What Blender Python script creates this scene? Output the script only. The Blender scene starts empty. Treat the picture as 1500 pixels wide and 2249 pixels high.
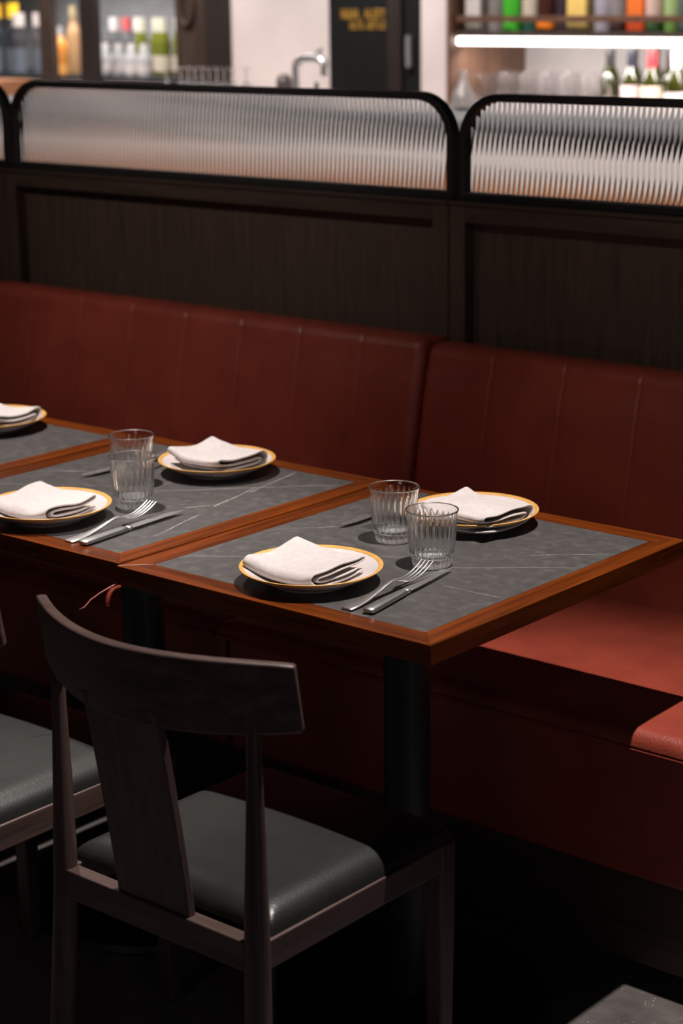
import bpy, bmesh, math, random
from mathutils import Vector, Matrix, noise

PI = math.pi
random.seed(7)
S = bpy.context.scene
COL = S.collection

# ------------------------------------------------------------------ camera, light, exposure
cam_d = bpy.data.cameras.new('camera')
cam = bpy.data.objects.new('camera', cam_d)
COL.objects.link(cam)
YAW, PITCH, ROLL = 0.7087, 0.2617, -0.0134
fw = Vector((-math.sin(YAW)*math.cos(PITCH), math.cos(YAW)*math.cos(PITCH), -math.sin(PITCH)))
rt = Vector((math.cos(YAW), math.sin(YAW), 0))
up = rt.cross(fw)
r2 = rt*math.cos(ROLL) + up*math.sin(ROLL)
u2 = -rt*math.sin(ROLL) + up*math.cos(ROLL)
M = Matrix(((r2.x, u2.x, -fw.x), (r2.y, u2.y, -fw.y), (r2.z, u2.z, -fw.z))).to_4x4()
M.translation = Vector((2.0835, -1.9108, 1.58))
cam.matrix_world = M
cam_d.sensor_fit = 'HORIZONTAL'
cam_d.sensor_width = 24.0
cam_d.lens = 24.0*4292.6/1500.0
cam_d.clip_start = 0.05
cam_d.dof.use_dof = True
cam_d.dof.focus_distance = 2.85
cam_d.dof.aperture_fstop = 4.2
cam_d.dof.aperture_blades = 0
S.camera = cam

S.view_settings.view_transform = 'Standard'
S.view_settings.look = 'None'
S.view_settings.gamma = 1
S.view_settings.use_curve_mapping = False
S.view_settings.exposure = 0.0
S.cycles.use_denoising = True
S.cycles.max_bounces = 26
S.cycles.transmission_bounces = 24
S.cycles.glossy_bounces = 5
S.cycles.diffuse_bounces = 4
S.cycles.sample_clamp_indirect = 20

W = bpy.data.worlds.new('world'); S.world = W
W.use_nodes = True
W.node_tree.nodes['Background'].inputs[0].default_value = (0.9, 0.85, 0.9, 1)
W.node_tree.nodes['Background'].inputs[1].default_value = 0.006

def aim(o, tgt):
    d = Vector(tgt) - o.location
    o.rotation_euler = d.to_track_quat('-Z', 'Y').to_euler()

def spot(name, loc, tgt, power, angle, blend, radius, col):
    l = bpy.data.lights.new(name, 'SPOT'); l.energy = power; l.color = col
    l.spot_size = math.radians(angle); l.spot_blend = blend; l.shadow_soft_size = radius
    o = bpy.data.objects.new(name, l); COL.objects.link(o); o.location = loc; aim(o, tgt)
    return o

def area(name, loc, tgt, power, sx, sy, col):
    l = bpy.data.lights.new(name, 'AREA'); l.energy = power; l.color = col
    l.shape = 'RECTANGLE'; l.size = sx; l.size_y = sy
    o = bpy.data.objects.new(name, l); COL.objects.link(o); o.location = loc; aim(o, tgt)
    return o

WARM = (1.0, 0.91, 0.86)
spot('ceiling_downlight', (0.716, 0.285, 2.6), (0.52, 0.06, 0), 290, 56, 0.8, 0.014, WARM)
spot('ceiling_downlight', (-0.60, 0.30, 2.6), (-0.62, 0.08, 0), 290, 56, 0.8, 0.014, WARM)
# cool fill light added to the right, from an assumed, unseen window
area('cool_side_fill', (3.9, -1.9, 1.15), (0.3, -0.2, 0.7), 4, 0.5, 0.8, (0.70, 0.76, 1.0))
# weak warm fill added behind the viewer to lift chair and partition
area('viewer_side_fill', (0.7, -2.3, 1.75), (0.3, -0.3, 0.9), 1.6, 0.8, 0.5, (1.0, 0.86, 0.80))
spot('partition_fill', (-1.25, -1.0, 2.68), (-1.10, 1.24, 1.10), 92, 38, 1.0, 0.06, (1.0, 0.88, 0.80))  # unseen spots added to brighten the partition and the backrest tops
spot('partition_fill', (0.35, -1.0, 2.68), (0.30, 1.24, 1.12), 46, 36, 1.0, 0.06, (1.0, 0.88, 0.80))
# lamps added over the bar, out of view; shelf light follows the light strip
PALE = (1.0, 0.945, 0.93)
area('bar_light', (-3.6, 3.45, 2.65), (-3.5, 4.20, 1.7), 13, 1.4, 0.2, PALE)
area('bar_light', (-2.0, 3.5, 2.65), (-2.0, 4.3, 1.6), 16, 2.2, 0.12, PALE)
area('bar_light', (-4.9, 4.36, 2.3), (-4.8, 4.42, 1.3), 14, 1.6, 0.05, PALE)
for k in range(3):
    spot('alcove_light', (-5.5+0.55*k, 4.29, 1.98), (-5.4+0.5*k, 4.42, 1.2), 34, 110, 0.5, 0.015, PALE)
for k in range(5):
    spot('bar_back_light', (-5.9+1.0*k, 3.35, 2.6), (-5.9+1.0*k, 4.15, 1.0), 110, 58, 0.9, 0.04, (1.0, 0.89, 0.85))
for k in range(6):
    spot('bar_front_light', (-6.0+1.15*k, 1.95, 2.5), (-6.0+1.15*k, 2.95, 1.05), 155, 62, 0.9, 0.05, WARM)
area('shelf_light', (-1.10, 4.235, 1.358), (-1.10, 4.40, 1.05), 22, 2.8, 0.02, PALE)

# ------------------------------------------------------------------ materials
def new_mat(name):
    m = bpy.data.materials.new(name); m.use_nodes = True
    nt = m.node_tree
    return m, nt, nt.nodes['Principled BSDF']

def setp(b, **k):
    for n, v in k.items():
        b.inputs[n.replace('_', ' ')].default_value = v

def node(nt, t, **k):
    n = nt.nodes.new(t)
    for a, v in k.items():
        setattr(n, a, v)
    return n

def coords(nt, scale=(1, 1, 1), rot=(0, 0, 0)):
    tc = node(nt, 'ShaderNodeTexCoord'); mp = node(nt, 'ShaderNodeMapping')
    mp.inputs['Scale'].default_value = scale
    mp.inputs['Rotation'].default_value = rot
    nt.links.new(tc.outputs['Object'], mp.inputs['Vector'])
    return mp.outputs['Vector']

def ramp(nt, fac, stops):
    r = node(nt, 'ShaderNodeValToRGB')
    e = r.color_ramp.elements
    while len(e) < len(stops): e.new(0.5)
    for i, (p, c) in enumerate(stops):
        e[i].position = p; e[i].color = (*c, 1)
    nt.links.new(fac, r.inputs[0])
    return r.outputs[0]

def bump(nt, b, h, strength, dist):
    n = node(nt, 'ShaderNodeBump'); n.inputs['Strength'].default_value = strength
    n.inputs['Distance'].default_value = dist
    nt.links.new(h, n.inputs['Height']); nt.links.new(n.outputs[0], b.inputs['Normal'])

def noise_tex(nt, vec, scale, detail=4, rough=0.55):
    n = node(nt, 'ShaderNodeTexNoise')
    n.inputs['Scale'].default_value = scale; n.inputs['Detail'].default_value = detail
    n.inputs['Roughness'].default_value = rough
    nt.links.new(vec, n.inputs['Vector'])
    return n.outputs[0]

def plain(name, col, rough=0.5, metal=0.0, var=0.12, scale=30, **k):
    m, nt, b = new_mat(name)
    f = noise_tex(nt, coords(nt), scale)
    c1 = tuple(max(0, c*(1-var)) for c in col); c2 = tuple(min(1, c*(1+var)) for c in col)
    nt.links.new(ramp(nt, f, [(0.3, c1), (0.7, c2)]), b.inputs['Base Color'])
    setp(b, Roughness=rough, Metallic=metal, **k)
    return m

def wood(name, dark, light, axis, rough=0.35, coat=0.0, freq=1.0, bstr=0.15, spec=0.5):
    m, nt, b = new_mat(name)
    sc = [38*freq, 38*freq, 38*freq]; sc['xyz'.index(axis)] = 2.2*freq
    v = coords(nt, sc)
    f = noise_tex(nt, v, 1.6, 6, 0.62)
    sc2 = [150*freq]*3; sc2['xyz'.index(axis)] = 5*freq
    g = noise_tex(nt, coords(nt, sc2), 1.5, 3, 0.6)
    mx = node(nt, 'ShaderNodeMath', operation='MULTIPLY_ADD')
    mx.inputs[1].default_value = 0.35
    nt.links.new(g, mx.inputs[0]); nt.links.new(f, mx.inputs[2])
    nt.links.new(ramp(nt, mx.outputs[0], [(0.45, dark), (0.85, light)]), b.inputs['Base Color'])
    bump(nt, b, mx.outputs[0], bstr, 0.001)
    setp(b, Roughness=rough, Coat_Weight=coat, Coat_Roughness=0.12, Specular_IOR_Level=spec)
    return m

def leather(name, c1, c2, rough, bstr=0.35):
    m, nt, b = new_mat(name)
    v = coords(nt)
    big = noise_tex(nt, v, 9, 4, 0.6)
    nt.links.new(ramp(nt, big, [(0.3, c1), (0.72, c2)]), b.inputs['Base Color'])
    vo = node(nt, 'ShaderNodeTexVoronoi'); vo.inputs['Scale'].default_value = 260
    nt.links.new(v, vo.inputs['Vector'])
    bump(nt, b, vo.outputs['Distance'], bstr, 0.0012)
    setp(b, Roughness=rough)
    return m

MAT = {}
MAT['red'] = leather('red_leather', (0.215, 0.034, 0.020), (0.295, 0.051, 0.029), 0.42)
MAT['black_leather'] = leather('black_leather', (0.013, 0.014, 0.013), (0.020, 0.021, 0.0195), 0.39, 0.12)
MAT['table_x'] = wood('mahogany_along_x', (0.036, 0.0060, 0.0008), (0.150, 0.032, 0.0032), 'x', 0.30, 0.15, 1.0, 0.1, 0.3)
MAT['table_y'] = wood('mahogany_along_y', (0.036, 0.0060, 0.0008), (0.150, 0.032, 0.0032), 'y', 0.30, 0.15, 1.0, 0.1, 0.3)
MAT['chair_x'] = wood('chair_wood_along_x', (0.034, 0.019, 0.0165), (0.085, 0.050, 0.043), 'x', 0.46, 0.0)
MAT['chair_y'] = wood('chair_wood_along_y', (0.034, 0.019, 0.0165), (0.085, 0.050, 0.043), 'y', 0.46, 0.0)
MAT['chair_z'] = wood('chair_wood_along_z', (0.034, 0.019, 0.0165), (0.085, 0.050, 0.043), 'z', 0.46, 0.0)
MAT['panel'] = wood('panel_wood', (0.034, 0.020, 0.014), (0.066, 0.040, 0.027), 'z', 0.55, 0.0, 1.5, 0.05)
MAT['panel_x'] = wood('rail_wood', (0.022, 0.013, 0.009), (0.055, 0.033, 0.022), 'x', 0.5, 0.0, 0.8)
MAT['brown_wood'] = wood('bar_wood', (0.06, 0.028, 0.017), (0.15, 0.075, 0.045), 'z', 0.5, 0.0, 0.6)
MAT['orange_wood'] = wood('orange_wood', (0.40, 0.15, 0.06), (0.58, 0.25, 0.11), 'x', 0.5, 0.0, 0.6)
MAT['black_metal'] = plain('black_metal', (0.010, 0.009, 0.009), 0.5, 0.0)
MAT['pole'] = plain('pole_metal', (0.018, 0.019, 0.021), 0.42, 0.0)
MAT['steel'] = plain('satin_steel', (0.72, 0.70, 0.70), 0.36, 1.0, 0.05, 60)
MAT['steel_handle'] = plain('brushed_steel', (0.50, 0.49, 0.49), 0.40, 1.0, 0.05, 60)
MAT['chrome'] = plain('chrome', (0.85, 0.82, 0.81), 0.34, 1.0, 0.03)
MAT['gold_rim'] = plain('ochre_rim', (0.58, 0.31, 0.085), 0.3, 0.0, 0.15, 40)
MAT['plaster'] = plain('pale_plaster', (0.66, 0.59, 0.565), 0.9, 0.0, 0.07, 3)
MAT['marble'] = plain('pale_stone', (0.72, 0.66, 0.64), 0.4, 0.0, 0.06, 4)
MAT['dark_wall'] = plain('dark_plaster', (0.03, 0.026, 0.026), 0.8)
MAT['board'] = plain('board_black', (0.006, 0.006, 0.0065), 0.75, Specular_IOR_Level=0.2)
MAT['gold'] = plain('gold_lettering', (0.34, 0.19, 0.03), 0.5)
MAT['smoke'] = plain('grey_mirror', (0.20, 0.20, 0.205), 0.5)
MAT['curl_tint'] = plain('curl_red', (0.30, 0.09, 0.08), 0.6)

def mk_floor():
    m, nt, b = new_mat('dark_speckled_stone')
    v = coords(nt)
    f = noise_tex(nt, v, 14, 6, 0.65)
    base = ramp(nt, f, [(0.3, (0.060, 0.052, 0.050)), (0.7, (0.125, 0.110, 0.105))])
    vo = node(nt, 'ShaderNodeTexVoronoi'); vo.inputs['Scale'].default_value = 130
    nt.links.new(v, vo.inputs['Vector'])
    sp = ramp(nt, vo.outputs['Distance'], [(0.10, (1, 1, 1)), (0.20, (0, 0, 0))])
    n2 = noise_tex(nt, v, 45, 2, 0.5)
    gate = ramp(nt, n2, [(0.55, (0, 0, 0)), (0.62, (1, 1, 1))])
    mu = node(nt, 'ShaderNodeMath', operation='MULTIPLY')
    nt.links.new(sp, mu.inputs[0]); nt.links.new(gate, mu.inputs[1])
    mix = node(nt, 'ShaderNodeMixRGB'); mix.inputs[2].default_value = (0.55, 0.50, 0.48, 1)
    nt.links.new(mu.outputs[0], mix.inputs[0]); nt.links.new(base, mix.inputs[1])
    nt.links.new(mix.outputs[0], b.inputs['Base Color'])
    bump(nt, b, f, 0.3, 0.002)
    setp(b, Roughness=0.55)
    return m
MAT['floor'] = mk_floor()

def mk_stone():
    m, nt, b = new_mat('grey_marble_inlay')
    v = coords(nt)
    f = noise_tex(nt, v, 55, 8, 0.72)
    st = noise_tex(nt, coords(nt, (14, 60, 20), (0, 0, -0.65)), 1.3, 7, 0.75)
    ad = node(nt, 'ShaderNodeMath', operation='MULTIPLY_ADD'); ad.inputs[1].default_value = 0.6
    nt.links.new(st, ad.inputs[0]); nt.links.new(f, ad.inputs[2])
    nt.links.new(ramp(nt, ad.outputs[0], [(0.55, (0.047, 0.0445, 0.0435)), (0.85, (0.064, 0.0605, 0.059)), (1.05, (0.092, 0.086, 0.082))]), b.inputs['Base Color'])
    nt.links.new(ramp(nt, f, [(0.3, (0.30, 0.30, 0.30)), (0.7, (0.42, 0.42, 0.42))]), b.inputs['Roughness'])
    return m
MAT['stone'] = mk_stone()
MAT['vein'] = plain('white_vein', (0.36, 0.34, 0.33), 0.4, 0.0, 0.3, 60)

def mk_linen():
    m, nt, b = new_mat('pale_linen')
    v = coords(nt)
    w1 = node(nt, 'ShaderNodeTexWave'); w1.inputs['Scale'].default_value = 420; w1.inputs['Distortion'].default_value = 1.5
    w2 = node(nt, 'ShaderNodeTexWave', bands_direction='Y'); w2.inputs['Scale'].default_value = 420; w2.inputs['Distortion'].default_value = 1.5
    nt.links.new(v, w1.inputs['Vector']); nt.links.new(v, w2.inputs['Vector'])
    mu = node(nt, 'ShaderNodeMath', operation='ADD')
    nt.links.new(w1.outputs['Fac'], mu.inputs[0]); nt.links.new(w2.outputs['Fac'], mu.inputs[1])
    nt.links.new(ramp(nt, noise_tex(nt, v, 120, 3), [(0.3, (0.46, 0.415, 0.405)), (0.7, (0.54, 0.495, 0.48))]), b.inputs['Base Color'])
    bump(nt, b, mu.outputs[0], 0.25, 0.0006)
    setp(b, Roughness=0.9, Sheen_Weight=0.25)
    return m
MAT['linen'] = mk_linen()

def mk_china():
    m, nt, b = new_mat('white_china')
    tc = node(nt, 'ShaderNodeTexCoord'); sx = node(nt, 'ShaderNodeSeparateXYZ')
    nt.links.new(tc.outputs['Object'], sx.inputs[0])
    at = node(nt, 'ShaderNodeMath', operation='ARCTAN2')
    nt.links.new(sx.outputs[1], at.inputs[0]); nt.links.new(sx.outputs[0], at.inputs[1])
    mu = node(nt, 'ShaderNodeMath', operation='MULTIPLY'); mu.inputs[1].default_value = 84
    sn = node(nt, 'ShaderNodeMath', operation='SINE')
    nt.links.new(at.outputs[0], mu.inputs[0]); nt.links.new(mu.outputs[0], sn.inputs[0])
    ln = node(nt, 'ShaderNodeVectorMath', operation='LENGTH')
    cmb = node(nt, 'ShaderNodeCombineXYZ')
    nt.links.new(sx.outputs[0], cmb.inputs[0]); nt.links.new(sx.outputs[1], cmb.inputs[1])
    nt.links.new(cmb.outputs[0], ln.inputs[0])
    ring = ramp(nt, ln.outputs['Value'], [(0.054, (0, 0, 0)), (0.057, (1, 1, 1)), (0.076, (1, 1, 1)), (0.079, (0, 0, 0))])
    st = ramp(nt, sn.outputs[0], [(0.15, (0, 0, 0)), (0.7, (1, 1, 1))])
    mm = node(nt, 'ShaderNodeMath', operation='MULTIPLY')
    nt.links.new(ring, mm.inputs[0]); nt.links.new(st, mm.inputs[1])
    mix = node(nt, 'ShaderNodeMixRGB'); mix.inputs[1].default_value = (0.56, 0.51, 0.505, 1); mix.inputs[2].default_value = (0.50, 0.34, 0.23, 1)
    nt.links.new(mm.outputs[0], mix.inputs[0]); nt.links.new(mix.outputs[0], b.inputs['Base Color'])
    setp(b, Roughness=0.22)
    return m
MAT['china'] = mk_china()

def glass(name, col, rough=0.0, ior=1.5):
    m, nt, b = new_mat(name)
    f = noise_tex(nt, coords(nt), 5)
    c1 = tuple(c*0.98 for c in col)
    nt.links.new(ramp(nt, f, [(0.3, c1), (0.7, col)]), b.inputs['Base Color'])
    setp(b, Roughness=rough, Transmission_Weight=1.0, IOR=ior)
    return m
MAT['glass'] = glass('clear_glass', (0.99, 0.99, 0.99), 0.07)
MAT['glass_base'] = glass('pressed_glass_base', (0.99, 0.99, 0.99), 0.62)
MAT['glass_rim'] = glass('pressed_glass_rim', (0.99, 0.99, 0.99), 0.36)
MAT['glass_ridge'] = glass('pressed_glass_ridge', (0.99, 0.99, 0.99), 0.30)
MAT['reeded'] = glass('reeded_glass', (0.93, 0.93, 0.93), 0.03, 1.48)
MAT['green_glass'] = glass('green_bottle_glass', (0.08, 0.62, 0.06), 0.05)
MAT['dark_post'] = wood('dark_post_wood', (0.010, 0.007, 0.006), (0.022, 0.014, 0.012), 'z', 0.55)
MAT['mid_post'] = wood('mid_post_wood', (0.026, 0.017, 0.012), (0.06, 0.040, 0.030), 'z', 0.55)
MAT['thin_glass'] = glass('thin_stemware', (0.995, 0.99, 0.99), 0.10)
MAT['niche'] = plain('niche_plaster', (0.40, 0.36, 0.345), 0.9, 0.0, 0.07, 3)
MAT['olive_glass'] = plain('olive_bottle_glass', (0.018, 0.018, 0.002), 0.12)
MAT['pale_olive'] = plain('pale_olive_glass', (0.13, 0.145, 0.02), 0.12)

def emit(name, col, s):
    m, nt, b = new_mat(name)
    setp(b, Base_Color=(*col, 1), Emission_Color=(*col, 1), Emission_Strength=s)
    return m
MAT['led'] = emit('led_strip', (1.0, 0.94, 0.90), 7)

# ------------------------------------------------------------------ mesh helpers
def bx(bm, x0, x1, y0, y1, z0, z1, mi=0):
    v = [bm.verts.new((x, y, z)) for z in (z0, z1) for x, y in ((x0, y0), (x1, y0), (x1, y1), (x0, y1))]
    for q in ((3, 2, 1, 0), (4, 5, 6, 7), (0, 1, 5, 4), (1, 2, 6, 5), (2, 3, 7, 6), (3, 0, 4, 7)):
        bm.faces.new([v[i] for i in q]).material_index = mi

def prism(bm, pts, z0, z1, mi=0):
    a = [bm.verts.new((x, y, z0)) for x, y in pts]; b = [bm.verts.new((x, y, z1)) for x, y in pts]
    n = len(pts)
    bm.faces.new(list(reversed(a))).material_index = mi
    bm.faces.new(b).material_index = mi
    for i in range(n):
        j = (i+1) % n
        bm.faces.new((a[i], a[j], b[j], b[i])).material_index = mi

def lathe(bm, prof, n=48, c=(0, 0), mi=0, mod=None):
    rings = []
    for k, (r, z) in enumerate(prof):
        if r < 1e-6:
            rings.append([bm.verts.new((c[0], c[1], z))]); continue
        ring = []
        for i in range(n):
            a = 2*PI*i/n
            rr = r if mod is None else mod(k, r, z, a)
            ring.append(bm.verts.new((c[0]+rr*math.cos(a), c[1]+rr*math.sin(a), z)))
        rings.append(ring)
    for A, B in zip(rings, rings[1:]):
        if len(A) == 1 and len(B) == 1: continue
        for i in range(n):
            j = (i+1) % n
            if len(A) == 1: f = (A[0], B[j], B[i])
            elif len(B) == 1: f = (A[i], A[j], B[0])
            else: f = (A[i], A[j], B[j], B[i])
            bm.faces.new(f).material_index = mi

def tube(bm, pts, radii, n=12, cap=True, mi=0):
    pts = [Vector(p) for p in pts]
    if not hasattr(radii, '__len__'): radii = [radii]*len(pts)
    rings = []; ref = None
    for i, p in enumerate(pts):
        t = (pts[min(i+1, len(pts)-1)] - pts[max(i-1, 0)]).normalized()
        if ref is None: ref = Vector((1, 0, 0)) if abs(t.x) < 0.9 else Vector((0, 1, 0))
        a = (ref - t*ref.dot(t)).normalized(); b = t.cross(a); ref = a
        rings.append([bm.verts.new(p + radii[i]*(a*math.cos(2*PI*k/n) + b*math.sin(2*PI*k/n))) for k in range(n)])
    for A, B in zip(rings, rings[1:]):
        for k in range(n):
            j = (k+1) % n
            bm.faces.new((A[k], A[j], B[j], B[k])).material_index = mi
    if cap:
        bm.faces.new(list(reversed(rings[0]))); bm.faces.new(rings[-1])

def sweep(bm, sections, closed=True, cap=True, mi=0):
    """sections: list of equally long point loops"""
    R = [[bm.verts.new(p) for p in s] for s in sections]
    n = len(R[0])
    for A, B in zip(R, R[1:]):
        for k in range(n if closed else n-1):
            j = (k+1) % n
            bm.faces.new((A[k], A[j], B[j], B[k])).material_index = mi
    if cap and closed:
        bm.faces.new(list(reversed(R[0]))).material_index = mi
        bm.faces.new(R[-1]).material_index = mi

def obj(name, bm, mats, parent=None, smooth=None, bevel=0, seg=2, sub=0, solid=0, loc=None):
    bmesh.ops.recalc_face_normals(bm, faces=bm.faces)
    me = bpy.data.meshes.new(name); bm.to_mesh(me); bm.free()
    if not isinstance(mats, (list, tuple)): mats = [mats]
    for m in mats: me.materials.append(MAT[m] if isinstance(m, str) else m)
    o = bpy.data.objects.new(name, me); COL.objects.link(o)
    if parent: o.parent = parent
    if loc: o.location = loc
    if solid:
        md = o.modifiers.new('solid', 'SOLIDIFY'); md.thickness = solid; md.offset = 0
    if bevel:
        md = o.modifiers.new('bevel', 'BEVEL'); md.width = bevel; md.segments = seg; md.limit_method = 'ANGLE'
        md.angle_limit = math.radians(40)
    if sub:
        md = o.modifiers.new('sub', 'SUBSURF'); md.levels = sub; md.render_levels = sub
    if smooth is not None:
        for p in me.polygons: p.use_smooth = True
        if smooth < 180:
            me.set_sharp_from_angle(angle=math.radians(smooth))
    return o

def thing(name, label, cat, loc=(0, 0, 0), rz=0, group=None):
    o = bpy.data.objects.new(name, None); COL.objects.link(o)
    o.empty_display_size = 0.05
    o.location = loc; o.rotation_euler = (0, 0, rz)
    return tag(o, label, cat, group)

def tag(o, label, cat, group=None):
    o['label'] = label; o['category'] = cat
    if group: o['group'] = group
    return o

def struct(name, bm, mats, **k):
    o = obj(name, bm, mats, **k); o['kind'] = 'structure'; return o

def dup(root, loc, rz, label, group=None):
    r = root.copy(); COL.objects.link(r); r.location = loc; r.rotation_euler = (0, 0, rz)
    r['label'] = label
    if group: r['group'] = group
    for ch in list(root.children):
        c = ch.copy(); COL.objects.link(c); c.parent = r
        for g in list(ch.children):
            d = g.copy(); COL.objects.link(d); d.parent = c
    return r

B = bmesh.new

# ------------------------------------------------------------------ setting
bm = B(); bx(bm, -7.5, 4.6, -3.2, 6.0, -0.1, 0); struct('floor', bm, 'floor')
bm = B(); bx(bm, -7.5, 4.6, -3.2, 6.0, 2.8, 2.9); struct('ceiling', bm, 'dark_wall')
bm = B(); bx(bm, -7.5, 4.6, 5.6, 5.7, 0, 2.8); struct('wall_back', bm, 'smoke')

bm = B(); bx(bm, -7.6, -7.5, -3.2, 6.0, 0, 2.8); struct('wall_left', bm, 'plaster')
# booth partition, three bays, each with a recessed panel; reeded glass screen on top of each
BAYS = [(-3.066, -1.697, 'left'), (-1.694, -0.325, 'middle'), (-0.322, 1.047, 'right')]
WY = 1.24
def partition(x0, x1, label):
    t = thing('booth_partition', label, 'partition', (x0, WY, 0), 0, 'booth partition bays')
    w = x1-x0
    bm = B(); bx(bm, 0, 0.040, 0, 0.08, 0, 1.157); obj('stile', bm, 'panel', t, bevel=0.0015)
    bm = B(); bx(bm, w-0.040, w, 0, 0.08, 0, 1.157); obj('stile', bm, 'panel', t, bevel=0.0015)
    bm = B(); bx(bm, 0.040, w-0.040, 0, 0.08, 1.124, 1.157); obj('rail', bm, 'panel_x', t, bevel=0.0015)
    bm = B(); bx(bm, 0.040, w-0.040, 0.032, 0.07, 0, 1.124); obj('panel', bm, 'panel', t)
    bm = B(); bx(bm, 0, w, -0.004, 0.084, 1.157, 1.165); obj('sill', bm, 'panel_x', t, bevel=0.001)
    return t
def screen(x0, x1, label):
    t = thing('glass_screen', label, 'screen', (x0, WY, 1.165), 0, 'reeded glass screens')
    a, b_ = 0.006, (x1-x0)-0.006
    H, R, fwid = 0.211, 0.095, 0.0155
    def outline(i):
        xa, xb, zt, r = a+i, b_-i, H-i, R-i
        p = [(xa, 0+i)]
        p += [(xa+r-r*math.cos(q), zt-r+r*math.sin(q)) for q in [PI/2*k/14 for k in range(15)]]
        p += [(xb-r+r*math.sin(q), zt-r+r*math.cos(q)) for q in [PI/2*k/14 for k in range(15)]]
        p += [(xb, 0+i)]
        return p
    o1, o2 = outline(0), outline(fwid)
    bm = B(); y0, y1 = 0.022, 0.050
    V = [[bm.verts.new((x, y, z)) for x, z in o] for o in (o1, o2) for y in (y0, y1)]
    n = len(o1)
    for k in range(n):
        j = (k+1) % n
        bm.faces.new((V[0][k], V[0][j], V[2][j], V[2][k]))
        bm.faces.new((V[1][k], V[3][k], V[3][j], V[1][j]))
        bm.faces.new((V[0][k], V[1][k], V[1][j], V[0][j]))
        bm.faces.new((V[2][k], V[2][j], V[3][j], V[3][k]))
    obj('frame', bm, 'black_metal', t, smooth=35, bevel=0.002)
    # reeded pane: convex ribs on both faces follow the frame outline
    i = fwid-0.004
    xa, xb, zt, r = a+i, b_-i, H-i, R-i
    def top(x):
        d = min(x-xa, xb-x)
        return zt if d >= r else zt-r+math.sqrt(max(0, r*r-(r-d)**2))
    pitch, seg = 0.0122, 8
    nx = int((xb-xa)/pitch)*seg
    bm = B(); cols = []
    for k in range(nx+1):
        x = xa+(xb-xa)*k/nx
        u = (k % seg)/seg
        c = 1-(2*u-1)**2
        yf = 0.0345-0.0017*c
        yb = 0.0385
        zt_ = max(top(x), 0.02)
        cols.append([bm.verts.new((x, yf, i)), bm.verts.new((x, yf, zt_)), bm.verts.new((x, yb, zt_)), bm.verts.new((x, yb, i))])
    for A, C in zip(cols, cols[1:]):
        for q in range(4):
            bm.faces.new((A[q], A[(q+1) % 4], C[(q+1) % 4], C[q]))
    bm.faces.new(cols[0]); bm.faces.new(list(reversed(cols[-1])))
    obj('reeded_pane', bm, 'reeded', t, smooth=50)
    return t
SL = {'left': 'dark wood partition bay at the left edge of the photo',
      'middle': 'long dark wood partition bay behind the left red backrest',
      'right': 'dark wood partition bay behind the right red backrest'}
GL = {'left': 'black framed reeded glass screen cut off at the left edge',
      'middle': 'long black framed reeded glass screen above the left red backrest',
      'right': 'black framed reeded glass screen at right, in front of the wine bottles'}
for x0, x1, s in BAYS:
    partition(x0, x1, SL[s]); screen(x0, x1, GL[s])

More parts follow.
